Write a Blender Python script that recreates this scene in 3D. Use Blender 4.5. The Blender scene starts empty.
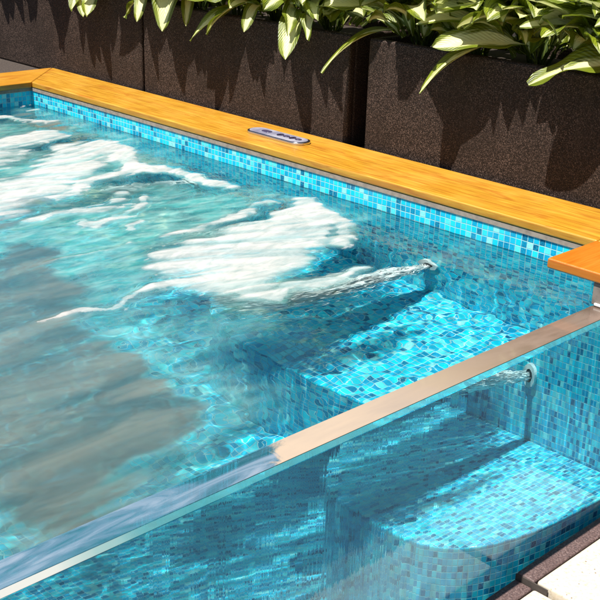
import bpy, math, random
import numpy as np
from mathutils import Vector, Matrix
R = random.Random(7)
S = bpy.context.scene
col = S.collection

# ------------------------------------------------------------------ camera, world, sun, exposure
cd = bpy.data.cameras.new('camera'); cam = bpy.data.objects.new('camera', cd); col.objects.link(cam)
def vdir(px, py, f):
    return Vector((px - 300, -(py - 300), -f)).normalized()
F = 1085.7716
ax = -vdir(-830, -160, F); ay = vdir(1500, -85, F); az = ax.cross(ay)
rot = Matrix((ax, ay, az))                       # rows: world axes in camera space -> camera-to-world
cam.matrix_world = Matrix.Translation((4.86322602, -2.83918815, 1.0)) @ rot.to_4x4()
cd.sensor_width = 36; cd.sensor_fit = 'HORIZONTAL'; cd.lens = F / 600 * 36
cd.clip_start = 0.02; cd.clip_end = 500
S.camera = cam

w = bpy.data.worlds.new('World'); S.world = w; w.use_nodes = True
nt = w.node_tree; nt.nodes.clear()
sky = nt.nodes.new('ShaderNodeTexSky'); sky.sky_type = 'NISHITA'; sky.sun_disc = False
bg = nt.nodes.new('ShaderNodeBackground'); wo = nt.nodes.new('ShaderNodeOutputWorld')
nt.links.new(sky.outputs[0], bg.inputs[0]); nt.links.new(bg.outputs[0], wo.inputs[0])
SUN = Vector((-0.04, -0.37, 0.925)).normalized()   # towards the sun
sky.sun_elevation = math.asin(SUN.z); sky.sun_rotation = math.atan2(SUN.x, SUN.y)
sky.dust_density = 1.5
bg.inputs[1].default_value = 0.052
sl = bpy.data.lights.new('sun', 'SUN'); sl.energy = 5.0; sl.angle = math.radians(0.5); sl.color = (1, .94, .84)
so = bpy.data.objects.new('sun', sl); col.objects.link(so)
so.rotation_euler = SUN.to_track_quat('Z', 'Y').to_euler(); so.location = (0, 0, 6)
sl.cycles.is_caustics_light = True
S.view_settings.view_transform = 'Standard'; S.view_settings.look = 'None'
S.view_settings.exposure = 0.97; S.view_settings.gamma = 1; S.view_settings.use_curve_mapping = False
cy = S.cycles
cy.use_denoising = True
cy.max_bounces = 16; cy.transmission_bounces = 14; cy.transparent_max_bounces = 24
cy.diffuse_bounces = 4; cy.glossy_bounces = 5; cy.sample_clamp_indirect = 6; cy.sample_clamp_direct = 0
cy.caustics_refractive = True; cy.caustics_reflective = False; cy.blur_glossy = 0.5

# ------------------------------------------------------------------ helpers
def tag(o, label=None, cat=None, group=None, kind=None):
    if label: o['label'] = label
    if cat: o['category'] = cat
    if group: o['group'] = group
    if kind: o['kind'] = kind
    return o
def empty(name, loc=(0, 0, 0)):
    o = bpy.data.objects.new(name, None); o.location = loc; col.objects.link(o); o.empty_display_size = .1
    return o
class MB:
    """collects faces with UVs in metres, becomes ONE mesh object"""
    def __init__(s): s.v = []; s.f = []; s.uv = []
    def face(s, pts, uvs=None):
        b = len(s.v); s.v += [tuple(p) for p in pts]; s.f.append(list(range(b, b + len(pts))))
        if uvs is None:
            n = (Vector(pts[1]) - Vector(pts[0])).cross(Vector(pts[2]) - Vector(pts[0]))
            a = max(range(3), key=lambda i: abs(n[i])); i, j = [(1, 2), (0, 2), (0, 1)][a]
            uvs = [(p[i], p[j]) for p in pts]
        s.uv += uvs
    def box(s, x0, x1, y0, y1, z0, z1, skip=''):
        if 'x' not in skip: s.face([(x0, y0, z0), (x0, y0, z1), (x0, y1, z1), (x0, y1, z0)])
        if 'X' not in skip: s.face([(x1, y0, z0), (x1, y1, z0), (x1, y1, z1), (x1, y0, z1)])
        if 'y' not in skip: s.face([(x0, y0, z0), (x1, y0, z0), (x1, y0, z1), (x0, y0, z1)])
        if 'Y' not in skip: s.face([(x0, y1, z0), (x0, y1, z1), (x1, y1, z1), (x1, y1, z0)])
        if 'z' not in skip: s.face([(x0, y0, z0), (x0, y1, z0), (x1, y1, z0), (x1, y0, z0)])
        if 'Z' not in skip: s.face([(x0, y0, z1), (x1, y0, z1), (x1, y1, z1), (x0, y1, z1)])
    def prism(s, poly, z0, z1):
        """poly counter-clockwise seen from above"""
        n = len(poly)
        s.face([(x, y, z1) for x, y in poly]); s.face([(x, y, z0) for x, y in reversed(poly)])
        u = 0
        for i in range(n):
            a, b = poly[i], poly[(i + 1) % n]; L = math.dist(a, b)
            s.face([(*a, z0), (*b, z0), (*b, z1), (*a, z1)], [(u, z0), (u + L, z0), (u + L, z1), (u, z1)]); u += L
    def build(s, name, mat, parent=None, bevel=0, smooth=False, weld=False, seg=2):
        me = bpy.data.meshes.new(name); me.from_pydata(s.v, [], s.f); me.materials.append(mat)
        uvl = me.uv_layers.new(name='UVMap')
        uvl.data.foreach_set('uv', np.array(s.uv, dtype=np.float32).ravel())
        if weld or bevel:
            import bmesh
            bm = bmesh.new(); bm.from_mesh(me); bmesh.ops.remove_doubles(bm, verts=bm.verts, dist=1e-5); bm.to_mesh(me); bm.free()
        o = bpy.data.objects.new(name, me); col.objects.link(o); o.parent = parent
        if bevel:
            m = o.modifiers.new('b', 'BEVEL'); m.width = bevel; m.segments = seg; m.limit_method = 'ANGLE'; m.angle_limit = .6
        if smooth or bevel:
            for p in me.polygons: p.use_smooth = True
            if bevel:
                m = o.modifiers.new('n', 'WEIGHTED_NORMAL')
        return o

class NT:
    def __init__(s, name):
        s.m = bpy.data.materials.new(name); s.m.use_nodes = True; s.t = s.m.node_tree; s.t.nodes.clear()
        s.out = s.n('OutputMaterial')
    def n(s, ty, _p=None, **kw):
        nd = s.t.nodes.new('ShaderNode' + ty)
        for k, v in (_p or {}).items(): setattr(nd, k, v)
        for k, v in kw.items():
            k = k.replace('_', ' ')
            s.set(nd, int(k[1:]) if k[0] == 'i' and k[1:].isdigit() else k, v)
        return nd
    def set(s, nd, k, v):
        i = nd.inputs[k]
        if isinstance(v, bpy.types.NodeSocket): s.t.links.new(v, i)
        elif isinstance(v, bpy.types.Node): s.t.links.new(v.outputs[0], i)
        else:
            if isinstance(v, tuple) and len(v) == 3 and i.type == 'RGBA': v = (*v, 1)
            i.default_value = v
    def math(s, op, a, b=None, clamp=False):
        nd = s.n('Math', {'operation': op, 'use_clamp': clamp}); s.set(nd, 0, a)
        if b is not None: s.set(nd, 1, b)
        return nd.outputs[0]
    def mix(s, f, a, b, mode='MIX'):
        nd = s.n('Mix', {'data_type': 'RGBA', 'blend_type': mode}); s.set(nd, 0, f); s.set(nd, 6, a); s.set(nd, 7, b)
        return nd.outputs[2]
    def ramp(s, f, stops, interp='LINEAR'):
        nd = s.n('ValToRGB'); cr = nd.color_ramp; cr.interpolation = interp
        while len(cr.elements) < len(stops): cr.elements.new(.5)
        for e, (p, c) in zip(cr.elements, stops):
            e.position = p; e.color = (*c, 1) if isinstance(c, tuple) else (c, c, c, 1)
        s.set(nd, 0, f); return nd.outputs[0]
    def mr(s, f, a, b, c=0, d=1):
        nd = s.n('MapRange', {'interpolation_type': 'SMOOTHSTEP'}); 
        for k, v in zip(range(5), (f, a, b, c, d)): s.set(nd, k, v)
        return nd.outputs[0]
    def noise(s, vec, scale, detail=3, rough=.5, dist=0):
        nd = s.n('TexNoise'); s.set(nd, 'Scale', scale); s.set(nd, 'Detail', detail); s.set(nd, 'Roughness', rough); s.set(nd, 'Distortion', dist)
        if vec is not None: s.set(nd, 'Vector', vec)
        return nd
    def mapping(s, vec, sc=(1, 1, 1), rot=(0, 0, 0), loc=(0, 0, 0)):
        nd = s.n('Mapping'); s.set(nd, 'Vector', vec); s.set(nd, 'Scale', sc); s.set(nd, 'Rotation', rot); s.set(nd, 'Location', loc)
        return nd.outputs[0]
    def bump(s, h, strength, dist=.01):
        nd = s.n('Bump'); s.set(nd, 'Height', h); s.set(nd, 'Strength', strength); s.set(nd, 'Distance', dist); return nd.outputs[0]
    def done(s, sh):
        s.t.links.new(sh if isinstance(sh, bpy.types.NodeSocket) else sh.outputs[0], s.out.inputs[0]); return s.m

# ------------------------------------------------------------------ materials
def mosaic():
    g = NT('glass_mosaic'); P = .0224
    uv = g.n('UVMap').outputs[0]
    sc = g.n('VectorMath', {'operation': 'SCALE'}); g.set(sc, 0, uv); g.set(sc, 'Scale', 1 / P)
    # slight hand-laid wobble
    wob = g.noise(uv, 9, 2); ws = g.n('VectorMath', {'operation': 'MULTIPLY_ADD'})
    g.set(ws, 0, wob.outputs['Color']); g.set(ws, 1, (.35, .35, 0)); g.set(ws, 2, sc.outputs[0])
    fl = g.n('VectorMath', {'operation': 'FLOOR'}); g.set(fl, 0, ws.outputs[0])
    fr = g.n('VectorMath', {'operation': 'FRACTION'}); g.set(fr, 0, ws.outputs[0])
    sep = g.n('SeparateXYZ'); g.set(sep, 0, fr.outputs[0])
    def edge(a): 
        d = g.math('ABSOLUTE', g.math('SUBTRACT', a, .5)); return d
    e = g.math('MAXIMUM', edge(sep.outputs[0]), edge(sep.outputs[1]))
    grout = g.mr(e, .42, .475)
    wn = g.n('TexWhiteNoise', {'noise_dimensions': '2D'}); g.set(wn, 0, fl.outputs[0])
    tc = g.ramp(wn.outputs[0], [(0, (.006, .09, .22)), (.06, (.005, .19, .38)), (.14, (.005, .31, .55)), (.26, (.01, .46, .70)), (.46, (.005, .57, .77)),
                                (.70, (.02, .66, .78)), (.86, (.12, .74, .78)), (.95, (.32, .78, .76))], 'CONSTANT')
    blot = g.noise(uv, 130, 3, .6)
    tc = g.mix(g.mr(blot.outputs[0], .35, .7, 0, .4), tc, (.02, .55, .72))
    age = g.noise(uv, 3.1, 4, .6); sheet = g.n('TexWhiteNoise', {'noise_dimensions': '2D'})
    sf = g.n('VectorMath', {'operation': 'SCALE'}); g.set(sf, 0, fl.outputs[0]); g.set(sf, 'Scale', 1 / 13); sg = g.n('VectorMath', {'operation': 'FLOOR'}); g.set(sg, 0, sf.outputs[0]); g.set(sheet, 0, sg.outputs[0])
    tc = g.mix(g.math('MULTIPLY', sheet.outputs[0], .18), tc, (.01, .34, .52))
    gc = g.mix(g.mr(age.outputs[0], .35, .65), (.38, .64, .68), (.26, .52, .57))
    c = g.mix(grout, tc, gc)
    h = g.math('SUBTRACT', 1, grout)
    b = g.n('BsdfPrincipled', Base_Color=c, Roughness=g.mix(grout, (.12,) * 3, (.7,) * 3), IOR=1.5, Normal=g.bump(h, .5, .002))
    return g.done(b)
def wood():
    g = NT('oiled_teak'); 
    uv = g.n('UVMap').outputs[0]
    v = g.mapping(uv, (1.2, 22, 1))
    n1 = g.noise(v, 4, 6, .6, .6); n2 = g.noise(g.mapping(uv, (3, 120, 1)), 5, 4, .6); n3 = g.noise(uv, 5, 3)
    c = g.ramp(n1.outputs[0], [(.28, (.27, .100, .006)), (.45, (.39, .185, .012)), (.6, (.47, .250, .018)), (.78, (.56, .34, .045))])
    c = g.mix(g.mr(n2.outputs[0], .42, .72, 0, .35), c, (.32, .10, .015))
    c = g.mix(g.mr(n3.outputs[0], .4, .7, 0, .45), c, (.54, .29, .045)); n5 = g.noise(g.mapping(uv, (1.6, 7, 1)), 2.2, 5, .6, 1.2); c = g.mix(g.mr(n5.outputs[0], .52, .72, 0, .7), c, (.33, .10, .007))
    oi = g.n('ObjectInfo')
    att = g.n('Attribute', {'attribute_name': 'tone', 'attribute_type': 'OBJECT'})
    c = g.mix(att.outputs['Fac'], c, (.42, .095, .006))
    bm = g.bump(n2.outputs[0], .25, .002)
    b = g.n('BsdfPrincipled', Base_Color=c, Roughness=g.mr(n1.outputs[0], .3, .7, .28, .45), Normal=bm, Coat_Weight=.25, Coat_Roughness=.25)
    return g.done(b)
def planter_mat():
    g = NT('dark_speckled_composite'); oc = g.n('TexCoord').outputs['Object']
    n1 = g.noise(oc, 260, 3, .7); n2 = g.noise(oc, 6, 4)
    n3 = g.noise(g.mapping(oc, (6, 6, 1.5)), 3, 3)
    c = g.ramp(n1.outputs[0], [(.3, (.002, .0012, .001)), (.48, (.012, .007, .005)), (.58, (.060, .040, .033)), (.72, (.21, .145, .12))])
    c = g.mix(g.mr(n2.outputs[0], .35, .7, 0, .45), c, (.013, .008, .006))
    c = g.mix(g.mr(n3.outputs[0], .55, .75, 0, .25), c, (.045, .033, .027))
    b = g.n('BsdfPrincipled', Base_Color=c, Roughness=.7, Normal=g.bump(n1.outputs[0], .5, .0015)); g.set(b, 'Specular IOR Level', .2)
    return g.done(b)
def simple(name, c, rough=.5, metal=0, nscale=0, namp=.3, c2=None, bump=0, **kw):
    g = NT(name); oc = g.n('TexCoord').outputs['Object']
    cc = c
    nn = None
    if nscale:
        nn = g.noise(oc, nscale, 5, .6); cc = g.mix(g.mr(nn.outputs[0], .35, .68), c, c2 or tuple(x * (1 - namp) for x in c))
    b = g.n('BsdfPrincipled', Base_Color=cc, Roughness=rough, Metallic=metal, **kw)
    if bump and nn: g.set(b, 'Normal', g.bump(nn.outputs[0], bump, .003))
    return g.done(b)
def terrazzo():
    g = NT('pale_terrazzo'); oc = g.n('TexCoord').outputs['Object']
    n1 = g.noise(oc, 90, 4, .65); n2 = g.noise(oc, 9, 4); v = g.n('TexVoronoi', Scale=75.0); g.set(v, 'Vector', oc)
    c = g.ramp(n1.outputs[0], [(.3, (.34, .28, .20)), (.42, (.46, .415, .34)), (.7, (.53, .49, .43))])
    c = g.mix(g.mr(n2.outputs[0], .52, .75, 0, .5), c, (.62, .47, .27))
    chip = g.math('MULTIPLY', g.mr(v.outputs['Distance'], .22, .15), g.mr(v.outputs['Color'], .70, .74))
    c = g.mix(chip, c, (.14, .09, .06))
    b = g.n('BsdfPrincipled', Base_Color=c, Roughness=.75, Normal=g.bump(n1.outputs[0], .3, .002))
    return g.done(b)
def water_mat():
    """clear water; where air is whipped into it the surface layer turns milky, and murky where it is thick"""
    g = NT('pool_water'); a = g.n('Attribute', {'attribute_name': 'milk'})
    sep = g.n('SeparateColor'); g.set(sep, 0, a.outputs['Color']); oc = g.n('TexCoord').outputs['Object']
    n = g.noise(g.mapping(oc, (14, 6, 1)), 1, 5, .55, 1.2); n2 = g.noise(g.mapping(oc, (26, 10, 1)), 1, 4, .55, .8)
    n3 = g.noise(g.mapping(oc, (7.5, 2.2, 1)), 1, 5, .58, .6)
    H, M, K = sep.outputs[0], sep.outputs[1], sep.outputs[2]
    Md = g.math('MULTIPLY', M, g.math('MULTIPLY', g.mr(n.outputs[0], .25, .68, .45, 1.0), .66), True)
    turq = g.mix(g.mr(n2.outputs[0], .3, .7), (.14, .60, .53), (.50, .88, .78))
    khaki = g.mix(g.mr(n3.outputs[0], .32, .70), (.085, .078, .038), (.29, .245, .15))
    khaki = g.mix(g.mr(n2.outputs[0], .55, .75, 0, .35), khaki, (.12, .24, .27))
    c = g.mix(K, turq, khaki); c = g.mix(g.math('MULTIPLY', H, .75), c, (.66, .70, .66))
    al = g.math('MAXIMUM', g.math('MAXIMUM', Md, g.math('MULTIPLY', H, .7)), g.math('MULTIPLY', K, .86), True)
    df = g.n('BsdfDiffuse', Color=c); tr = g.n('BsdfTranslucent', Color=g.mix(K, (.15, .97, 1.0), (.3, .9, .95)))
    ms = g.n('MixShader'); g.set(ms, 0, .62); g.set(ms, 1, df); g.set(ms, 2, tr)
    gl = g.n('BsdfGlossy', Color=(1, 1, 1), Roughness=.08); fr = g.n('Fresnel', IOR=1.33)
    wet = g.n('MixShader'); g.set(wet, 0, fr.outputs[0]); g.set(wet, 1, ms); g.set(wet, 2, gl)
    glass = g.n('BsdfGlass', Color=(.87, .98, 1), Roughness=0.0, IOR=1.33)
    o = g.n('MixShader'); g.set(o, 0, al); g.set(o, 1, glass); g.set(o, 2, wet)
    return g.done(o)
def acrylic_mat():
    g = NT('clear_acrylic'); oc = g.n('TexCoord').outputs['Object']
    # a film of water running down the outer face makes vertical runs, strongest where the pool spills over
    sep = g.n('SeparateXYZ'); g.set(sep, 0, oc)
    run = g.noise(g.mapping(oc, (1, 17, .9)), 1.0, 3, .5, .3); fine = g.noise(g.mapping(oc, (1, 150, 7)), 1.0, 2, .5)
    gn = g.n('NewGeometry'); s2 = g.n('SeparateXYZ'); g.set(s2, 0, gn.outputs['True Normal'])
    where = g.math('MULTIPLY', g.mr(g.math('ABSOLUTE', g.math('ADD', sep.outputs[1], 1.35)), .75, .1, .12, 1), g.mr(s2.outputs[0], .8, .95))
    h = g.math('MULTIPLY', g.math('ADD', run.outputs[0], g.math('MULTIPLY', fine.outputs[0], .10)), where)
    gl = g.n('BsdfGlass', Color=(.86, .98, 1), Roughness=0.0, IOR=1.49, Normal=g.bump(h, .075, .012))
    return g.done(gl)
def foam_mat():
    g = NT('water_foam'); a = g.n('Attribute', {'attribute_name': 'foam'})
    sep = g.n('SeparateColor'); g.set(sep, 0, a.outputs['Color'])
    oc = g.n('TexCoord').outputs['Object']
    n = g.noise(g.mapping(oc, (20, 8, 1)), 1, 6, .6, 1.2); n2 = g.noise(g.mapping(oc, (60, 26, 1)), 1, 5, .65, .8)
    W = sep.outputs[0]
    d = g.math('ADD', g.math('MULTIPLY', g.math('SUBTRACT', n.outputs[0], .5), .9), g.math('MULTIPLY', g.math('SUBTRACT', n2.outputs[0], .5), .55))
    Wd = g.mr(g.math('ADD', W, g.math('MULTIPLY', d, g.mr(W, .04, .3))), .10, 1.25)
    c = g.mix(g.mr(n.outputs[0], .3, .7), (.56, .48, .46), (.94, .80, .77))
    c = g.mix(g.math('MULTIPLY', g.mr(a.outputs['Alpha'], .60, .25), .5), c, (.40, .60, .60))
    df = g.n('BsdfDiffuse', Color=c, Normal=g.bump(g.math('ADD', W, g.math('MULTIPLY', n2.outputs[0], .2)), .35, .012))
    tr = g.n('BsdfTranslucent', Color=(1.0, .94, .91))
    ms = g.n('MixShader'); g.set(ms, 0, .62); g.set(ms, 1, df); g.set(ms, 2, tr)
    tp = g.n('BsdfTransparent'); o = g.n('MixShader'); g.set(o, 0, g.math('MULTIPLY', Wd, .80)); g.set(o, 1, tp); g.set(o, 2, ms)
    return g.done(o)
def bubbles_mat():
    g = NT('fine_air_bubbles')
    df = g.n('BsdfDiffuse', Color=(.97, .94, .92))
    return g.done(df)
def leaf_mat(name, green, pale, mid, varieg=1.0):
    g = NT(name); uv = g.n('UVMap').outputs[0]; sep = g.n('SeparateXYZ'); g.set(sep, 0, uv)
    u = g.math('ABSOLUTE', sep.outputs[0])                       # 0 midrib, 1 edge
    at = g.n('Attribute', {'attribute_name': 'lv'})
    st = g.noise(g.mapping(uv, (4.0, 1.6, 1)), 1.6, 5, .7, .8)
    st2 = g.noise(g.mapping(uv, (16, 1.2, 1)), 1, 3, .6)
    k = g.math('ADD', g.math('SUBTRACT', u, g.math('MULTIPLY', at.outputs['Fac'], varieg)), g.math('MULTIPLY', g.math('SUBTRACT', st.outputs[0], .5), 1.1))
    gr = g.mix(g.mr(st2.outputs[0], .35, .65), green, mid)
    c = g.mix(g.mr(k, -.1, .2), pale, gr)
    vein = g.n('TexWave', {'bands_direction': 'DIAGONAL'}, Scale=3.2, Distortion=.5); 
    av = g.n('CombineXYZ'); g.set(av, 0, g.math('MULTIPLY', u, 1.0)); g.set(av, 1, g.math('MULTIPLY', sep.outputs[1], -2.0)); g.set(vein, 'Vector', av.outputs[0])
    nrm = g.bump(vein.outputs[1], .35, .003)
    b = g.n('BsdfPrincipled', Base_Color=c, Roughness=.42, Normal=nrm)
    tr = g.n('BsdfTranslucent', Color=g.mix(.25, c, (.35, .45, .04)))
    ms = g.n('MixShader'); g.set(ms, 0, .3); g.set(ms, 1, b); g.set(ms, 2, tr)
    return g.done(ms)

M_TILE = mosaic(); M_WOOD = wood(); M_PLANT = planter_mat(); M_TERR = terrazzo()
M_WATER = water_mat(); M_ACR = acrylic_mat(); M_FOAM = foam_mat(); M_BUB = bubbles_mat()
M_RENDER = simple('grey_render', (.20, .17, .15), .8, nscale=30, namp=.35, bump=.3)
M_DARKEDGE = simple('dark_grout', (.055, .045, .04), .8, nscale=40)
M_PAVER = None
def paver():
    g = NT('brown_speckled_stone'); oc = g.n('TexCoord').outputs['Object']
    n1 = g.noise(oc, 160, 4, .75); n2 = g.noise(oc, 12, 3)
    c = g.ramp(n1.outputs[0], [(.32, (.030, .018, .018)), (.5, (.088, .055, .054)), (.62, (.16, .11, .105)), (.75, (.30, .24, .22))])
    c = g.mix(g.mr(n2.outputs[0], .4, .7, 0, .35), c, (.06, .035, .034))
    return g.done(g.n('BsdfPrincipled', Base_Color=c, Roughness=.6, Normal=g.bump(n1.outputs[0], .4, .002)))
M_PAVER = paver()
M_TRIM = simple('grey_brown_strip', (.30, .25, .21), .8, nscale=40)
M_SOIL = simple('potting_soil', (.03, .02, .014), .95, nscale=60, bump=1)
M_STEEL = simple('brushed_steel', (.62, .62, .66), .22, 1)
M_WHITEP = simple('white_plastic', (.75, .74, .72), .35)
M_LAV = simple('lavender_keypad', (.15, .15, .22), .3, nscale=14, c2=(.30, .30, .36))
M_DKEY = simple('dark_keypad_film', (.045, .04, .09), .25)
M_EDGE = None
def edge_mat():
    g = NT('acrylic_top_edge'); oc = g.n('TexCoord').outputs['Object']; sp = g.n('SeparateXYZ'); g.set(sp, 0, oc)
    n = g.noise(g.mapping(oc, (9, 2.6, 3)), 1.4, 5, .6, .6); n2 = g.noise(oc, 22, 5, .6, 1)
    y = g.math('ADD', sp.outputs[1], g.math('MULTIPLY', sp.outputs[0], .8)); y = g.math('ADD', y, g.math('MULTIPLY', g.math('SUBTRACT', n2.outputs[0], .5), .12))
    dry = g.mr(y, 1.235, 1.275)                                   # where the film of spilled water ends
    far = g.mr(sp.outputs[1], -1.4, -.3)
    c = g.mix(far, (.40, .315, .235), (.10, .068, .052)); c = g.mix(g.mr(n.outputs[0], .35, .7, 0, .6), c, g.mix(far, (.24, .20, .165), (.24, .175, .145)))  # beige to brown of the dry end is a painted reflection
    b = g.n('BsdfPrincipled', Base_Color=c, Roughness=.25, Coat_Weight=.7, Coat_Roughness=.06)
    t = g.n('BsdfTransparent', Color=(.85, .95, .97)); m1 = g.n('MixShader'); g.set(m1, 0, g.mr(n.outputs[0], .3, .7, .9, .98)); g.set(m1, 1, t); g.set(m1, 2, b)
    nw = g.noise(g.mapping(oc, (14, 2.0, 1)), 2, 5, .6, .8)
    cw = g.ramp(nw.outputs[0], [(.3, (.03, .20, .26)), (.5, (.10, .19, .27)), (.7, (.21, .26, .33))])  # blue of the wet end is sky reflection put into the colour
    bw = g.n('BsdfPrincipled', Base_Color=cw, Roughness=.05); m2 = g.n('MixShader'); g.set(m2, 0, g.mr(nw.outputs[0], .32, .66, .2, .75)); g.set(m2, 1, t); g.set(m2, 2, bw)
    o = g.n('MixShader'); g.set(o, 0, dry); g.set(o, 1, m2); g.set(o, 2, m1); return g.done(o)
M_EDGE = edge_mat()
M_CHAMF = None
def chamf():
    g = NT('arris_glint'); oc = g.n('TexCoord').outputs['Object']; sp = g.n('SeparateXYZ'); g.set(sp, 0, oc)
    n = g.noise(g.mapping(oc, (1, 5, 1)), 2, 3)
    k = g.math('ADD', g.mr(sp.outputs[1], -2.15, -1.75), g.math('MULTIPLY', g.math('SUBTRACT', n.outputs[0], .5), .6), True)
    b = g.n('BsdfPrincipled', Base_Color=g.mix(k, (.44, .45, .43), (.10, .36, .38)), Roughness=.12); t = g.n('BsdfTransparent', Color=(.8, .96, .98)); o = g.n('MixShader')  # white end is a bright sky glint painted into the colour
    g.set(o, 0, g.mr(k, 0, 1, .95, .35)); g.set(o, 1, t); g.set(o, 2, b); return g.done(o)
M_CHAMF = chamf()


# ------------------------------------------------------------------ setting
XW, YW = 3.405, -3.0                   # inside of the acrylic, near end of the pool
ZW = -.115                             # water level
ZF = -1.22
gm = MB()
# upper terrace behind and left of the pool, lower paving on the acrylic side
gm.box(-30, -.25, -30, 30, -1.4, -.035); gm.box(-.25, 3.46, .27, 30, -1.4, -.035); gm.box(-.25, 3.30, -30, -3.27, -1.4, -.035)
tag(gm.build('terrace', simple('brown_terrace_stone', (.050, .036, .030), .85, nscale=120, namp=.6, bump=.3)), kind='structure')
gl = MB(); gl.box(3.46, 40, -40, 40, -1.5, -.835)
tag(gl.build('ground', simple('lower_ground', (.22, .19, .16), .9, nscale=5, bump=.2)), kind='structure')

# stone beside the acrylic: brown border pavers, pale slabs; the far ones sit a small step higher
YS = -.627
def slab(name, mat, x0, x1, y0, y1, z1, label, b=.006):
    m = MB(); m.box(x0, x1, y0, y1, z1 - .05, z1)
    return tag(m.build(name, mat, bevel=b), label, kind='structure')
slab('border_paver', M_PAVER, 3.497, 3.556, YS, -.105, -.768, 'brown speckled border stone on the upper step beside the acrylic')
slab('border_paver', M_PAVER, 3.497, 3.556, -3.4, YS - .004, -.788, 'brown speckled border stone on the lower step beside the acrylic')
slab('paving_slab', M_TERR, 3.560, 3.80, YS + .004, -.105, -.766, 'pale speckled slab on the upper step', .008)
slab('paving_slab', M_TERR, 3.560, 3.80, -1.5, YS - .004, -.787, 'pale speckled slab on the lower step beside the step edge', .008)
slab('paving_slab', M_TERR, 3.560, 3.80, -3.4, -1.506, -.787, 'pale speckled slab at the near end of the pool', .008)
slab('paving_slab', M_PAVER, 3.805, 5.9, -3.4, .40, -.787, 'unseen outer band of brown speckled paving, added to limit reflections in the acrylic', .008)  # unseen dark band, added to keep pale reflections off the acrylic
m = MB(); m.box(3.497, 3.60, YS - .0035, YS, -.83, -.772); tag(m.build('step_edge', M_DARKEDGE), 'dark joint under the step edge', kind='structure')

# ------------------------------------------------------------------ the pool
pool = tag(empty('spa_pool'), 'raised spa pool lined with blue glass mosaic, with timber coping and a clear acrylic side', 'pool')
ZT = -.030
m = MB(); m.box(-.25, 3.9, .006, .26, -1.4, ZT - .003); m.build('back_wall', M_TILE, pool)
m = MB(); m.box(-.24, -.018, -3.24, .0055, -1.4, ZT - .003); m.build('end_wall', M_TILE, pool)
m = MB(); m.box(-.0175, 3.30, -3.24, -3.0, -1.4, ZT - .003); m.build('near_wall', M_TILE, pool)
m = MB(); m.box(-.0175, 3.46, -2.9995, .0055, -1.4, ZF); m.build('floor', M_TILE, pool)
# grey-brown strip under the timber
m = MB(); m.box(-.0135, 3.29, .0025, .0062, -.047, ZT - .001); m.box(-.0182, -.0140, -2.98, .0055, -.047, ZT - .001)
m.build('trim_strip', M_TRIM, pool)
# pier the acrylic is housed in
m = MB(); m.box(3.400, 3.9, -.255, .0055, -.0965, ZT - .001); m.box(3.4925, 3.9, -.10, .0055, -1.4, -.0966); m.build('pier', M_RENDER, pool, bevel=.003)
# corner bench: rounded outline
ctrl = [(1.90, .0055), (1.93, -.28), (2.10, -.54), (2.25, -.69), (2.42, -.755), (2.70, -.765), (2.92, -.755), (3.08, -.715), (3.20, -.64), (3.29, -.52), (3.355, -.36), (3.40, -.10), (3.40, .0055)]
def smooth_poly(c, n=6):
    out = []
    for i in range(len(c) - 1):
        p0, p1, p2, p3 = c[max(i - 1, 0)], c[i], c[i + 1], c[min(i + 2, len(c) - 1)]
        for k in range(n):
            t = k / n
            out.append(tuple(.5 * (2 * p1[j] + (p2[j] - p0[j]) * t + (2 * p0[j] - 5 * p1[j] + 4 * p2[j] - p3[j]) * t * t + (3 * p1[j] - p0[j] - 3 * p2[j] + p3[j]) * t ** 3) for j in (0, 1)))
    return out + [c[-1]]
bench = smooth_poly(ctrl)
bench = [(x, min(y, .0055)) for x, y in bench]
m = MB(); m.prism(bench, ZF + .0005, -.75); bo = m.build('bench', M_TILE, pool, bevel=.008); bo['label'] = 'rounded mosaic bench under water along the back wall'
# left end bench, mostly under foam
m = MB(); m.prism([(-.0175, -2.0), (.45, -2.0), (.5, -1.9), (.5, -.9), (.45, -.8), (-.0175, -.8)], ZF + .0005, -.62); m.build('bench', M_TILE, pool, bevel=.008)

# coping boards
def coping(poly, axis, tone, label, zt=0.0, th=.030):
    m = MB()
    n = len(poly)
    uvf = (lambda p: (p[0], p[1])) if axis == 'x' else (lambda p: (p[1] + 7, p[0] + 3))
    m.face([(x, y, zt) for x, y in poly], [uvf(p) for p in poly])
    m.face([(x, y, zt - th) for x, y in reversed(poly)], [uvf(p) for p in reversed(poly)])
    for i in range(n):
        a, b = poly[i], poly[(i + 1) % n]
        ua, ub = uvf(a)[0], uvf(b)[0]
        if abs(ua - ub) < .02: ua, ub = uvf(a)[1], uvf(b)[1]
        m.face([(*a, zt - th), (*b, zt - th), (*b, zt), (*a, zt)], [(ua, 9), (ub, 9), (ub, 9 + th), (ua, 9 + th)])
    o = m.build('coping_board', M_WOOD, pool, bevel=.006, seg=3); o['tone'] = tone; o['label'] = label
    return o
g_ = .0012
coping([(0 + g_, 0), (3.247 - .0, 0), (3.247, -.0), (3.247, .31), (-.31 + g_, .31)], 'x', 0.0, 'long honey coloured timber coping in front of the planters')
coping([(0 - g_, 0), (-.31 - g_, .31), (-.31 - g_, -3.24), (0 - g_, -3.24)], 'y', 0.12, 'short timber coping across the far end of the pool')
coping([(3.2485, .0), (3.95, .0), (3.95, .31), (3.2485, .31)], 'x', 0.0, 'honey coloured end board of the timber coping')
coping([(3.2465, -.262), (3.95, -.262), (3.95, -.0025), (3.2465, -.0025)], 'y', .65, 'redder timber capping board over the pier beside the acrylic', zt=.001, th=.031)
coping([(.0, -3.26), (3.32, -3.26), (3.32, -2.97), (.0, -2.97)], 'x', 0.05, 'timber coping at the near end', zt=.001)

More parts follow.
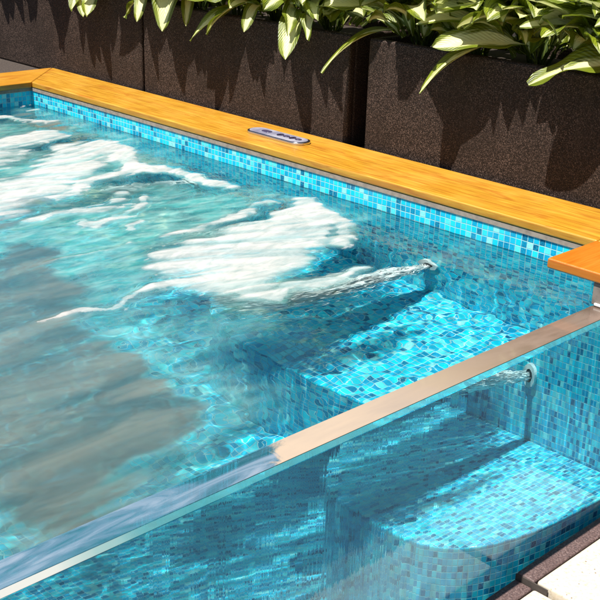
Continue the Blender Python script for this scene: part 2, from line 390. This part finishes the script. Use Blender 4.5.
# acrylic panel
X0, X1, ZA, CH = XW, 3.490, -.100, .010
def acr(y0, y1):
    prof = [(X0, -1.38), (X1, -1.38), (X1, ZA - CH), (X1 - CH, ZA), (X0 + .003, ZA), (X0, ZA - .003)]
    m = MB(); n = len(prof)
    for i in range(n):
        a, b = prof[i], prof[(i + 1) % n]
        m.face([(a[0], y0, a[1]), (b[0], y0, b[1]), (b[0], y1, b[1]), (a[0], y1, a[1])][::-1], [(0, 0)] * 4)
    m.face([(x, y0, z) for x, z in prof], [(0, 0)] * n); m.face([(x, y1, z) for x, z in reversed(prof)], [(0, 0)] * n)
    return m
ao = acr(-3.1, .0052).build('acrylic_wall', M_ACR, pool, weld=True); ao['label'] = 'thick clear acrylic side wall of the pool'
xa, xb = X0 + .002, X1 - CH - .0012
bo_ = MB(); bo_.box(xa, xb, -3.09, -.2575, ZA + .0004, ZA + .0012)  # thin strip added to carry the painted rim reflections
eo = bo_.build('edge_reflection', M_EDGE, ao); eo['label'] = 'top edge of the acrylic, painted reflections: beige at the dry end, blue at the wet'
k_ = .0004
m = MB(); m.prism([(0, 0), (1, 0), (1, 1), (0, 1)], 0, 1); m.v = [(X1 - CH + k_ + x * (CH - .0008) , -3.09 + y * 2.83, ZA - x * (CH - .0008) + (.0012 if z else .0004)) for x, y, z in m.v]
co_ = m.build('chamfer', M_CHAMF, ao); co_['label'] = 'polished outer arris, sky glint painted white at the wet end and aqua at the dry end'
# sealant bead where the acrylic meets the pier
m = MB(); m.box(3.412, 3.476, -.262, -.2552, -.0975, -.088); m.build('sealant_bead', M_WHITEP, pool, bevel=.003)

# jet nozzles
def ring(mb, c, axis_y, r0, r1, y0, y1, n=28):
    for i in range(n):
        a, b = 2 * math.pi * i / n, 2 * math.pi * (i + 1) / n
        def P(r, t, y): return (c[0] + r * math.cos(t), y, c[2] + r * math.sin(t))
        mb.face([P(r0, a, y1), P(r0, b, y1), P(r1, b, y1), P(r1, a, y1)], [(0, 0)] * 4)
        mb.face([P(r1, a, y0), P(r1, b, y0), P(r1, b, y1), P(r1, a, y1)], [(0, 0)] * 4)
        mb.face([P(r0, a, y0), P(r0, b, y0), P(r0, b, y1), P(r0, a, y1)], [(0, 0)] * 4)
JETS = [(2.61, -.515), (1.98, -.515), (1.30, -.515), (.62, -.515)]
for jx, jz in JETS:
    m = MB(); ring(m, (jx, 0, jz), 0, .024, .042, .0065, -.008); j = m.build('jet_nozzle', M_WHITEP, pool, weld=True, smooth=False)
    m = MB(); ring(m, (jx, 0, jz), 0, .0, .016, .0065, -.014); m.build('jet_eye', M_STEEL, j, weld=True)

# control panel set in the timber
cp = empty('control_panel', (1.655, .156, 0)); cp.parent = pool; cp['label'] = 'oval silver control panel with dark keys set into the timber coping'
def stadium(L, Wd, n=12):
    r = Wd / 2; c = L / 2 - r; pts = []
    for k in range(n + 1): a = -math.pi / 2 + math.pi * k / n; pts.append((c + r * math.cos(a), r * math.sin(a)))
    for k in range(n + 1): a = math.pi / 2 + math.pi * k / n; pts.append((-c + r * math.cos(a), r * math.sin(a)))
    return pts
def plate(name, L, Wd, z0, z1, mat, dx=0, bev=.002):
    m = MB(); m.prism([(x + dx, y) for x, y in stadium(L, Wd)], z0, z1); return m.build(name, mat, cp, bevel=bev)
plate('bezel', .335, .098, .0003, .011, M_STEEL); plate('face', .316, .080, .0112, .0135, M_LAV)
plate('display', .052, .030, .0137, .0155, M_DKEY, -.070, .001)
for i, dx in enumerate((.012, .048, .084, .118)):
    plate('key', .030, .026 if i % 2 else .034, .0137, .0158, M_DKEY, dx, .001)

# ------------------------------------------------------------------ water surface and foam
NX, NY = 570, 504
gx = np.linspace(-.0215, XW + .0008, NX); gy = np.linspace(-3.003, .0095, NY)
X, Y = np.meshgrid(gx, gy, indexing='ij')
rng = np.random.default_rng(3)
def vnoise(x, y, seed):
    r = np.random.default_rng(seed).random((64, 64))
    xi = np.floor(x).astype(int); yi = np.floor(y).astype(int); fx = x - xi; fy = y - yi
    fx = fx * fx * fx * (fx * (fx * 6 - 15) + 10); fy = fy * fy * fy * (fy * (fy * 6 - 15) + 10)
    g = lambda a, b: r[a % 64, b % 64]
    return (g(xi, yi) * (1 - fx) + g(xi + 1, yi) * fx) * (1 - fy) + (g(xi, yi + 1) * (1 - fx) + g(xi + 1, yi + 1) * fx) * fy - .5
def fbm(x, y, seed, o=4, lac=2.03, gain=.5):
    s = 0; a = 1
    for k in range(o): s = s + a * vnoise(x, y, seed + k); x = x * lac + 3.7; y = y * lac + 1.3; a *= gain
    return s
def sstep(v, a, b):
    t = np.clip((v - a) / (b - a), 0, 1); return t * t * (3 - 2 * t)
def seg(px, py, a, b):
    ax_, ay_ = a; bx, by = b; dx, dy = bx - ax_, by - ay_; L = dx * dx + dy * dy + 1e-9
    t = np.clip(((px - ax_) * dx + (py - ay_) * dy) / L, 0, 1); return np.hypot(px - ax_ - t * dx, py - ay_ - t * dy), t
wx = X + .10 * fbm(X * 4, Y * 4, 11) + .03 * fbm(X * 15, Y * 15, 21); wy = Y + .13 * fbm(X * 4, Y * 3, 31) + .03 * fbm(X * 15, Y * 11, 41)
def strokes(L):
    d = np.zeros_like(X)
    for pts, r0, r1, amp in L:
        n = len(pts) - 1
        for i in range(n):
            dd, t = seg(wx, wy, pts[i], pts[i + 1]); r = r0 + (r1 - r0) * (i + t) / n
            d = np.maximum(d, amp * (1 - sstep(dd, r * .25, r * 1.15)))
    return d
white = strokes([
    ([(2.12, -.12), (2.27, -.24), (2.36, -.40), (2.45, -.62), (2.60, -.86)], .09, .23, 1.0),
    ([(2.44, -.36), (2.42, -.60), (2.45, -.85)], .06, .14, .95),
    ([(2.33, -.30), (2.28, -.58), (2.35, -.80)], .12, .12, .9),
    ([(2.74, -.50), (2.80, -.70), (2.76, -.90), (2.62, -1.0)], .030, .065, .85),
    ([(2.30, -.16), (2.46, -.24), (2.54, -.36)], .05, .05, .7),
    ([(2.62, -.88), (2.54, -1.04), (2.52, -1.20), (2.52, -1.34), (2.50, -1.48)], .045, .018, .85),
    ([(1.02, -.22), (1.35, -.36), (1.50, -.30), (1.80, -.22)], .08, .05, .95),
    ([(.95, -.30), (1.05, -.45), (1.20, -.62), (1.38, -.92), (1.5, -1.1)], .16, .20, 1.0),
    ([(.62, -.35), (.72, -.60), (.9, -.95)], .15, .2, .95),
    ([(1.40, -.38), (1.42, -.58), (1.50, -.80)], .08, .05, .8),
    ([(1.74, -.60), (1.82, -.80), (1.84, -.92)], .035, .03, .8),
    ([(1.93, -.70), (1.95, -.80)], .025, .02, .75),
    ([(1.62, -.60), (1.70, -.80), (1.75, -1.05)], .04, .05, .6),
    ([(.10, -.30), (.25, -.22), (.36, -.20)], .05, .04, .9), ([(.1, -.5), (.3, -.7)], .1, .2, .9),
    ([(2.05, -.30), (2.1, -.5), (2.12, -.75)], .05, .04, .7),
    ([(2.12, -.9), (2.15, -1.1), (2.16, -1.3)], .03, .02, .5),
])
milk = strokes([
    ([(2.76, -1.05), (2.86, -1.2), (2.95, -1.35)], .10, .16, .55),
    ([(2.28, -1.0), (2.38, -1.35), (2.4, -1.9), (2.3, -2.6)], .26, .7, .95),
    ([(2.75, -1.5), (2.9, -2.2)], .35, .6, .95),
    ([(1.9, -.5), (2.0, -1.0), (1.9, -1.8)], .32, .8, .9),
    ([(1.2, -.4), (1.2, -1.0), (1.0, -2.2)], .35, .9, .92),
    ([(.5, -.3), (.4, -1.0), (.4, -2.4)], .3, .7, .8),
    ([(1.9, -.18), (2.3, -.16)], .10, .14, .55), ([(.1, -.1), (.9, -.12)], .10, .12, .55),
    ([(3.02, -1.35), (3.18, -1.50), (3.28, -1.75)], .16, .25, .6),
    ([(3.30, -1.9), (3.3, -2.8)], .3, .5, .6),
])
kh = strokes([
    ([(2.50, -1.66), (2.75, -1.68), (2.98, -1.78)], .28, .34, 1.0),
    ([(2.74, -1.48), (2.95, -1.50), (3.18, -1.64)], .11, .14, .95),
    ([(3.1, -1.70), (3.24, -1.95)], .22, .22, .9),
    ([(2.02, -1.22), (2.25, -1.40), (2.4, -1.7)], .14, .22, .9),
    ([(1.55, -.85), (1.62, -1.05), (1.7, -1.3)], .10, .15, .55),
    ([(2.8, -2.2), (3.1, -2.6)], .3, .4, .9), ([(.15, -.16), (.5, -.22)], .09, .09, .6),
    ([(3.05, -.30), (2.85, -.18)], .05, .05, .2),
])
# flow field: mostly away from the wall jets, swirling; smear noise along it (silky long foam streaks)
U = .35 * fbm(X * 1.6, Y * 1.6, 51, 3) * 2; V = -np.ones_like(X) + .5 * fbm(X * 2, Y * 2, 61, 2)
U = U + .8 * np.exp(-((X - 1.3) ** 2 / .3 + (Y + .3) ** 2 / .04)) - .15
nrm = np.hypot(U, V); U /= nrm; V /= nrm
sx, sy = gx[1] - gx[0], gy[1] - gy[0]
def blur(a, k):
    for _ in range(k):
        a = (a + np.roll(a, 1, 0) + np.roll(a, -1, 0)) / 3; a = (a + np.roll(a, 1, 1) + np.roll(a, -1, 1)) / 3
    return a
def samp(a, fi, fj):
    fi = np.clip(fi, 0, NX - 1.001); fj = np.clip(fj, 0, NY - 1.001); i = fi.astype(int); j = fj.astype(int); u = fi - i; v = fj - j
    return (a[i, j] * (1 - u) + a[i + 1, j] * u) * (1 - v) + (a[i, j + 1] * (1 - u) + a[i + 1, j + 1] * u) * v
I0, J0 = np.meshgrid(np.arange(NX, dtype=float), np.arange(NY, dtype=float), indexing='ij')
def lic(src, steps):
    acc = src.copy(); 
    for s in (1, -1):
        fi, fj = I0.copy(), J0.copy()
        for k in range(steps):
            u = samp(U, fi, fj); v = samp(V, fi, fj); fi += s * u; fj += s * v; acc += samp(src, fi, fj) * (1 - k / steps)
    acc -= acc.mean(); return acc / acc.std()
L1 = lic(blur(rng.random((NX, NY)), 1), 26); L2 = lic(blur(rng.random((NX, NY)), 5), 50)
streak = .4 * L1 + .8 * L2
W_ = sstep(white + .27 * streak * sstep(white, .02, .3) * (1.2 - white), .10, 1.0)
halo = blur(sstep(white, .05, .6), 14)
H_ = np.clip(sstep(halo, .04, .8) * (.75 + .35 * streak), 0, 1)
W_ = np.maximum(W_, .30 * sstep(halo, .15, .9) * sstep(streak, -.2, 1.6))
flk = fbm(X * 26, Y * 12, 141, 3); near = np.maximum(sstep(halo, .03, .3), 1 - sstep(X + .6 * np.abs(Y + .15), .25, .8))
W_ = np.maximum(W_, .9 * sstep(flk, .34, .50) * near * (1 - .5 * kh))
W_ = np.maximum(W_, .55 * sstep(streak, 1.6, 2.8) * sstep(milk, .25, .7) * (1 - .7 * kh))
M_ = np.clip(milk * (.92 + .10 * streak), 0, .96)
M_ = np.maximum(M_, .55 * sstep(white, .02, .5)) * (1 + .38 * (1 - sstep(X - .15 * Y, 2.1, 2.7)))
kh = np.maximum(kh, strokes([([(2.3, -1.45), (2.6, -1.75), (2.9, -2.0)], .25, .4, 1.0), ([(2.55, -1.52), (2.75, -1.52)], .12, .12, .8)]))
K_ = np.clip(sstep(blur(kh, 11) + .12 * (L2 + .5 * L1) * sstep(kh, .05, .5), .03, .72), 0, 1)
# gentle ripples: small ones by the walls, silky swell elsewhere, churn under the foam
wall = np.exp(-np.minimum(-Y + .02, 9) / .35)
hgt = (.0013 + .0024 * sstep(milk, 0, .6)) * fbm(X * 5 + .4 * U, Y * 3.5, 71, 3) + .0008 * fbm(X * 17, Y * 13, 81, 2) * (1 + 1.2 * np.exp(-((X - 3.1) ** 2 + (Y + .1) ** 2) / .15))
hgt += .0005 * fbm(X * 38, Y * 30, 95, 2) * (.4 + wall) + .006 * blur(white, 4) + .0016 * W_ * L1 * .5
fade = np.clip(np.minimum.reduce([X + .01, -Y + .01, XW + .0 - X]) / .02, 0, 1); hgt = hgt * (.35 + .65 * fade)
def grid_obj(name, Z, mat, closed=False, extra=None, aname='foam'):
    co = np.stack([X, Y, Z], -1).reshape(-1, 3); idx = np.arange(NX * NY).reshape(NX, NY)
    q = np.stack([idx[:-1, :-1], idx[1:, :-1], idx[1:, 1:], idx[:-1, 1:]], -1).reshape(-1, 4)
    verts = co.tolist(); faces = q.tolist()
    if closed:
        zb = ZF - .004
        rim = list(idx[:, 0]) + list(idx[-1, 1:]) + list(idx[::-1, -1][1:]) + list(idx[0, ::-1][1:-1])
        b = len(verts); n = len(rim)
        for r in rim: verts.append((verts[r][0], verts[r][1], zb))
        for i in range(n): faces.append([int(rim[(i + 1) % n]), int(rim[i]), b + i, b + (i + 1) % n])
        faces.append([b + i for i in range(n)][::-1])
    me = bpy.data.meshes.new(name); me.from_pydata(verts, [], faces); me.materials.append(mat)
    sm = np.zeros(len(faces), bool); sm[:len(q)] = True; me.polygons.foreach_set('use_smooth', sm)
    if closed:   # hard edge round the rim
        import bmesh
        bm = bmesh.new(); bm.from_mesh(me)
        for e in bm.edges:
            if any(not f.smooth for f in e.link_faces): e.smooth = False
        bm.to_mesh(me); bm.free()
    if extra is not None:
        if closed: extra = np.vstack([extra, np.tile([0, 0, 0, 1], (len(me.vertices) - len(extra), 1))])
        a = me.attributes.new(aname, 'FLOAT_COLOR', 'POINT'); a.data.foreach_set('color', extra.astype(np.float32).ravel())
    o = bpy.data.objects.new(name, me); col.objects.link(o); return o
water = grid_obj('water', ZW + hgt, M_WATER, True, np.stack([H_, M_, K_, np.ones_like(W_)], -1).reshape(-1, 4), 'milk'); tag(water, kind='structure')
water.cycles.is_caustics_caster = True
fo = grid_obj('foam', ZW + hgt + .0012, M_FOAM, False, np.stack([W_, M_, K_, np.clip(.5 + .16 * L2 + .06 * L1, 0, 1)], -1).reshape(-1, 4))
# keep only the faces that carry foam
import bmesh
bm = bmesh.new(); bm.from_mesh(fo.data); bm.verts.ensure_lookup_table()
keep = (W_ > .17).ravel() & ((X > -.015) & (Y < .004) & (X < XW - .004) & (Y > -2.99)).ravel()
bmesh.ops.delete(bm, geom=[v for v in bm.verts if not keep[v.index]], context='VERTS'); bm.to_mesh(fo.data); bm.free()
tag(fo, 'white foam swirling over the pool surface above the jets', 'foam', kind='stuff')

# bubble streams blown in by the jets, rising to the surface
def plume(jx, jz, end, r1, count, name='bubble_stream'):
    rr = np.random.default_rng(int(jx * 100)); p0 = np.array((jx, -.012, jz)); p2 = np.array(end); p1 = (p0 + p2) / 2 + np.array((0, -.04, -.055))
    t = .82 * rr.random(count) ** 1.15; t = np.sort(t)
    c = (p0 * ((1 - t) ** 2)[:, None] + p1 * (2 * t * (1 - t))[:, None] + p2 * (t * t)[:, None])
    dv = (p1 - p0) * (2 * (1 - t))[:, None] + (p2 - p1) * (2 * t)[:, None]; dv /= np.linalg.norm(dv, axis=1)[:, None]
    rad = (.013 + (r1 - .013) * t ** .9) * np.abs(rr.normal(0, .5, count)).clip(0, 1.5)
    a = rr.random(count) * 2 * np.pi
    # gusts: the stream breaks into ragged tongues with distance
    rad *= 1 + .35 * t * np.sin(3 * a + 9 * t) + .25 * t * np.sin(5 * a - 14 * t)
    off = np.stack([np.cos(a) * rad, np.zeros(count), np.sin(a) * rad * .8], 1)
    c = c + off; c[:, 2] = np.minimum(c[:, 2], ZW - .012 - rr.random(count) * .02)
    spread = off * .5 / (t[:, None] + .3); dv = dv + spread * .8 + rr.normal(0, .02, (count, 3)); dv /= np.linalg.norm(dv, axis=1)[:, None]
    ln = (.010 + .034 * rr.random(count)) * (.5 + t); wd = .0008 + .0012 * rr.random(count) * (.5 + t)
    s1 = np.cross(dv, (0, 0, 1)); s1 /= np.linalg.norm(s1, axis=1)[:, None]; s2 = np.cross(dv, s1)
    V = np.stack([c - dv * ln[:, None], c + s1 * wd[:, None], c + s2 * wd[:, None], c - s1 * wd[:, None], c - s2 * wd[:, None], c + dv * ln[:, None]], 1).reshape(-1, 3)
    F = np.array([(0, 2, 1), (0, 3, 2), (0, 4, 3), (0, 1, 4), (5, 1, 2), (5, 2, 3), (5, 3, 4), (5, 4, 1)])
    F = (F[None] + (np.arange(count) * 6)[:, None, None]).reshape(-1, 3)
    # dense core where the bubbles have not separated yet
    nn, kk = 90, 26; VV, FF = [], []; b0 = len(V)
    for i in range(nn + 1):
        q = i / nn; tq = .80 * q; cc = p0 * (1 - tq) ** 2 + p1 * 2 * tq * (1 - tq) + p2 * tq * tq
        rq = (.012 + (r1 - .012) * tq ** .8 * .80) * (1 - q ** 3) ** .6
        for j in range(kk):
            aq = 2 * math.pi * j / kk
            w_ = 1 + min(1, q * 3) * (1.1 * float(vnoise(np.array(q * 9.), np.array(j * 1.0 if j < kk // 2 else (kk - j) * 1.0), 7)) + .5 * float(vnoise(np.array(q * 26.), np.array(3 + (j if j < kk // 2 else kk - j) * 1.7), 8)))
            VV.append((cc[0] + rq * w_ * math.cos(aq), cc[1], min(cc[2] + .75 * rq * w_ * math.sin(aq), ZW - .012)))
    for i in range(nn):
        for j in range(kk):
            j2 = (j + 1) % kk; A = b0 + i * kk; Bq = A + kk
            FF += [(A + j, A + j2, Bq + j2), (A + j, Bq + j2, Bq + j)]
    V = np.vstack([V, np.array(VV)]); F = np.vstack([F, np.array(FF)])
    me = bpy.data.meshes.new(name); me.from_pydata(V.tolist(), [], F.tolist()); me.materials.append(M_BUB)
    me.polygons.foreach_set('use_smooth', np.ones(len(F), bool))
    o = bpy.data.objects.new(name, me); col.objects.link(o); return o
ends = [((2.60, -1.10, -.16), .12), ((2.02, -.7, -.27), .10), ((1.34, -.7, -.27), .10), ((.66, -.7, -.27), .10)]
labs = ['white bubble stream from the jet nearest the acrylic', 'bubble stream from the second jet from the acrylic', 'bubble stream from the third jet from the acrylic', 'bubble stream from the jet nearest the far end']
for (jx, jz), (e, r), lb in zip(JETS, ends, labs):
    tag(plume(jx, jz, e, r, 26000 if jx > 2.5 else 4000), lb, 'bubbles', 'bubble streams from the wall jets', 'stuff')

# ------------------------------------------------------------------ planters
PT, PB, PF = .425, -.034, .335
PL = [(-2.42, -.975), (-.955, .474), (.490, 1.868), (1.966, 3.42), (3.44, 4.9)]
labs = ['dark speckled planter at the far left beyond the pool corner', 'dark speckled planter behind the mitred corner of the coping', 'dark speckled planter behind the control panel',
        'dark speckled planter behind the right half of the long coping', 'dark speckled planter furthest right past the pier']
for (x0, x1), lb in zip(PL, labs):
    p = tag(empty('planter', ((x0 + x1) / 2, .58, PB)), lb, 'planter', 'row of dark planters behind the pool')
    m = MB(); o = Vector(p.location)
    def B(a, b, c, d, e, f): m.box(a - o.x, b - o.x, c - o.y, d - o.y, e - o.z, f - o.z)
    t = .035
    B(x0, x1, PF, PF + t, PB, PT); B(x0, x1, .83 - t, .83, PB, PT); B(x0, x0 + t, PF + t + .0004, .83 - t - .0004, PB, PT); B(x1 - t, x1, PF + t + .0004, .83 - t - .0004, PB, PT)
    m.build('planter_box', M_PLANT, p, bevel=.010, seg=3)
    m = MB(); B(x0 + t + .001, x1 - t - .001, PF + t + .001, .83 - t - .001, PB, PT - .045); m.build('soil', M_SOIL, p)

# garden wall behind the planting
m = MB(); m.box(-12, 12, 1.25, 1.45, -.036, 1.0)
tag(m.build('garden_wall', simple('dark_wall_paint', (.035, .028, .025), .8, nscale=7)), 'dark painted garden wall behind the planting', 'wall')

# ------------------------------------------------------------------ plants
M_L1 = leaf_mat('variegated_leaf', (.036, .065, .005), (.74, .76, .36), (.21, .26, .012), .5)
M_L2 = leaf_mat('green_leaf', (.018, .035, .008), (.16, .20, .04), (.05, .08, .012), .25)
M_L3 = leaf_mat('maroon_leaf', (.020, .006, .010), (.06, .02, .02), (.035, .010, .014), .2)
class Leaves:
    def __init__(s): s.v = []; s.f = []; s.uv = []; s.lv = []
    def leaf(s, base, tip, width, rise=.06, roll=0., lv=.5, fold=.34, wave=.010, n=12, seed=0):
        rr = random.Random(seed); tw = rr.uniform(-1.3, 1.3) * (.4 if n > 13 else 1); base, tip = Vector(base), Vector(tip)
        L = (tip - base).length; mid = (base + tip) / 2 + Vector((0, 0, rise)); m2 = base.lerp(tip, .7) + Vector((0, 0, rise * .9))
        us = (-1, -.66, -.33, 0, .33, .66, 1); b0 = len(s.v); ph = rr.random() * 6; rr0 = rr.random()
        for i in range(n + 1):
            t = i / n
            c = base * (1 - t) ** 3 + (base.lerp(mid, .9)) * 3 * t * (1 - t) ** 2 + m2 * 3 * t * t * (1 - t) + tip * t ** 3
            t2 = min(t + .02, 1); t1 = max(t - .02, 0)
            B = lambda t: base * (1 - t) ** 3 + (base.lerp(mid, .9)) * 3 * t * (1 - t) ** 2 + m2 * 3 * t * t * (1 - t) + tip * t ** 3
            d = (B(t2) - B(t1)).normalized()
            side = d.cross(Vector((0, 0, 1)))
            if side.length < .15: side = d.cross(Vector((0, 1, 0)))
            side.normalize(); side = Matrix.Rotation(roll + tw * (t - .4), 3, d) @ side; up = side.cross(d)
            tt = max(0, (t - .12) / .88)
            hw = width / 2 * (.05 + (math.sin(math.pi * tt ** .85) ** .72 if 0 < tt < 1 else 0)) * (1 - .0 * t)
            if t > .97: hw *= .3
            for u in us:
                z = fold * hw * abs(u) + (wave * (.6 + rr0)) * math.sin((7 + 6 * rr0) * t + ph + (2 if u > 0 else 0)) * abs(u) ** 2
                s.v.append(tuple(c + side * (u * hw) + up * z)); s.lv.append(lv)
                s.uv.append((u, t * L / .2))
        for i in range(n):
            for j in range(6):
                a = b0 + i * 7 + j; s.f.append((a, a + 1, a + 8, a + 7))
    def build(s, name, mat, parent):
        me = bpy.data.meshes.new(name); me.from_pydata(s.v, [], s.f); me.materials.append(mat)
        uvl = me.uv_layers.new(name='UVMap'); li = np.empty(len(me.loops), np.int32); me.loops.foreach_get('vertex_index', li)
        uvl.data.foreach_set('uv', np.array(s.uv, np.float32)[li].ravel())
        a = me.attributes.new('lv', 'FLOAT', 'POINT'); a.data.foreach_set('value', np.array(s.lv, np.float32))
        for p in me.polygons: p.use_smooth = True
        o = bpy.data.objects.new(name, me); col.objects.link(o); o.parent = parent; return o

HERO = {  # leaves of particular plants: base, tip, width, rise, roll, variegation
    1: [((-.15, .42, .46), (.12, .24, .315), .09, .05, 0, .9)],
    2: [((.02, .42, .50), (.20, .21, .325), .10, .05, 0, .9), ((-.02, .40, .48), (.05, .22, .335), .09, .05, .2, .7)],
    3: [((.46, .42, .52), (.60, .22, .345), .075, .05, .0, .8), ((.52, .40, .50), (.47, .24, .35), .05, .03, .4, .6)],
    4: [((.68, .40, .60), (.80, .215, .325), .135, .05, .1, 1.0), ((.76, .42, .50), (.93, .25, .36), .06, .04, 0, .7)],
    6: [((1.24, .42, .50), (1.02, .20, .31), .085, .05, -.3, .8), ((1.26, .40, .50), (1.12, .21, .35), .09, .06, .2, .7), ((1.28, .4, .49), (1.36, .22, .385), .07, .05, 0, .9)],
    7: [((1.50, .42, .50), (1.64, .20, .310), .115, .045, .2, .85), ((1.47, .40, .50), (1.62, .23, .40), .07, .05, -.3, .7), ((1.60, .42, .5), (1.74, .22, .40), .08, .06, .3, .9)],
    8: [((2.02, .46, .46), (1.84, .205, .285), .085, .075, 0, .75), ((1.98, .48, .47), (1.72, .30, .47), .06, .08, .2, .6)],
    9: [((2.62, .46, .53), (2.31, .20, .525), .095, .05, -.6, .9), ((2.66, .40, .48), (2.40, .19, .455), .115, .03, -.7, .95)],
    10: [((2.52, .38, .47), (2.35, .195, .285), .095, .05, 0, .7), ((2.60, .42, .50), (2.74, .26, .50), .06, .05, 0, .6)],
    11: [((3.02, .42, .58), (2.75, .20, .565), .085, .02, -.5, .95), ((3.05, .42, .62), (2.92, .25, .66), .08, .06, -.4, .9)],
    12: [((3.16, .36, .48), (2.815, .19, .385), .135, .05, -.4, .45), ((3.20, .42, .66), (3.02, .24, .62), .10, .06, -.3, .9)],
}
spots = [-.85, -.45, -.05, .28, .70, .98, 1.25, 1.58, 2.08, 2.36, 2.62, 2.92, 3.22, 3.65, 4.05, -1.4, -1.9, 4.5]
order = sorted(range(len(spots)), key=lambda i: spots[i])
spots = sorted(spots)
desc = ['variegated plant drooping over the planter rim']
for i, x in enumerate(spots):
    r_ = random.Random(100 + i)
    z0 = PT - .05
    # label: where along the row it stands
    if x < -.95: where = 'in the planter furthest left, %s' % ('near its outer end' if x < -1.6 else 'near its inner end')
    elif x < .47: where = {0: 'at the left end of the planter behind the mitred corner', 1: 'second from left in the planter behind the mitred corner', 2: 'third from left in the planter behind the mitred corner', 3: 'at the right end of the planter behind the mitred corner'}[[k for k in spots if -.95 < k < .47].index(x)]
    elif x < 1.9: where = ['with a broad bright hanging leaf, left end behind the control panel', 'second from left in the planter behind the control panel', 'third from left behind the control panel, leaf sweeping left', 'with pale leaf hanging, right end behind the control panel'][[k for k in spots if .47 < k < 1.9].index(x)]
    elif x < 3.42: where = ['with a slim leaf drooping by the dark gap between planters', 'second from left in the planter right of the gap', 'in the middle of the right planter with two pale leaves pointing left', 'second from right in the planter right of the gap', 'with one broad low dark leaf, right of the gap'][[k for k in spots if 1.9 < k < 3.42].index(x)]
    else: where = ['first in the planter past the pier', 'middle of the planter past the pier', 'last in the planter past the pier'][[k for k in spots if k > 3.42].index(x)]
    pl = tag(empty('variegated_plant', (x, .52, z0)), 'variegated plant ' + where, 'plant', 'variegated plants along the planters')
    lv = Leaves(); b = Vector((x, .52, z0))
    seedk = i * 50
    for k in range(26):
        az_ = 2 * math.pi * (k / 26 + r_.random() * .04) * 1.0; el = r_.uniform(.25, 1.25) if k % 3 else r_.uniform(.7, 1.35)
        ln = r_.uniform(.22, .38)
        d = Vector((math.cos(az_) * math.cos(el), math.sin(az_) * math.cos(el), math.sin(el)))
        tip = b + d * ln; tip.z = max(tip.z, b.z + .13) if tip.y < PF + .05 else max(tip.z, b.z + .04)
        if tip.y < PF - .16: tip.y = PF - .16 + r_.uniform(0, .03)
        tip.z -= r_.uniform(0, .05)
        base = b + Vector((math.cos(az_) * .03, math.sin(az_) * .03, .02)) + d * ln * .22
        lv.leaf(base - b, tip - b, r_.uniform(.065, .115), r_.uniform(.04, .10), r_.uniform(-.5, .5), r_.choice((-.2, .15, .4, .6, .9)), seed=seedk + k)
    for k in range(22):      # leaves leaning out over the rim
        a = r_.uniform(-2.7, -.45); out = r_.uniform(.12, .30); ln = out / max(.35, -math.sin(a))
        low = .10 if x > 1.9 else .06
        tip = Vector((x + r_.uniform(-.12, .12) + math.cos(a) * ln * .7, max(.175, .45 - out), PT + low + r_.uniform(.0, .16)))
        bs = Vector((x + r_.uniform(-.05, .05), .46, PT + r_.uniform(.03, .12)))
        lv.leaf(bs - b, tip - b, r_.uniform(.085, .155), r_.uniform(.03, .08), r_.uniform(-.4, .4), r_.choice((.35, .6, .8, 1.)), seed=seedk + 60 + k)
    hi = i - 2
    for q, (hb, ht, wd, ri, ro, va) in enumerate(HERO.get(hi, [])):
        lv.leaf(Vector(hb) - b, Vector(ht) - b, wd, ri, ro, va, n=16, seed=seedk + 40 + q)
        # its stalk, from the clump
        lv.leaf(Vector((0, 0, .02)), Vector(hb) - b + Vector((0, 0, .002)), .012, .03, 0, .3, n=6, seed=1)
    lv.build('leaves', M_L1, pl)
    st = Leaves()
    for k in range(26):
        a = r_.random() * 6.28; e = Vector((math.cos(a) * r_.uniform(.04, .14), math.sin(a) * r_.uniform(.04, .13), r_.uniform(.08, .26)))
        st.leaf((math.cos(a) * .02, math.sin(a) * .02, 0), e, .010, .03, 0, .8, n=6, seed=k)
    st.build('stalks', M_L2, pl)
# darker planting behind
for i in range(9):
    r_ = random.Random(900 + i); x = -1.6 + i * .66
    mar = i % 3 == 1
    nm = ['far left end', 'second from the left', 'third from the left', 'fourth from the left', 'in the middle', 'fourth from the right', 'third from the right', 'second from the right', 'far right end'][i]
    pl = tag(empty('shrub', (x, .98, -.034)), ('maroon leaved shrub' if mar else 'dark green shrub') + ' behind the planters, ' + nm, 'shrub', 'dark shrubs against the garden wall')
    lv = Leaves()
    for k in range(150):
        p = Vector((r_.gauss(0, .17), r_.uniform(-.13, .12), r_.uniform(.12, .86))); d = Vector((r_.gauss(0, 1), r_.gauss(-.4, 1), r_.uniform(-.3, .9))).normalized()
        lv.leaf(p, p + d * r_.uniform(.10, .2), r_.uniform(.03, .06), .03, r_.uniform(-1, 1), r_.random(), n=5, seed=k)
    lv.build('leaves', M_L3 if mar else M_L2, pl)
    m = MB()
    for k in range(5):
        a = k * 1.26; t = Vector((math.cos(a) * .12, math.sin(a) * .08, .7)); q = .007
        m.box(math.cos(a) * .02 - q, math.cos(a) * .02 + q, math.sin(a) * .02 - q, math.sin(a) * .02 + q, 0, .7)
    m.build('stems', simple('bark_%d' % i, (.05, .035, .02), .9), pl)

# sunlight through the water reaches these (refractive caustics)
for o in bpy.data.objects:
    if o.type == 'MESH' and (o.name.split('.')[0] in ('back_wall', 'end_wall', 'near_wall', 'floor', 'bench', 'jet_nozzle', 'jet_eye', 'bubble_stream')):
        o.cycles.is_caustics_receiver = True
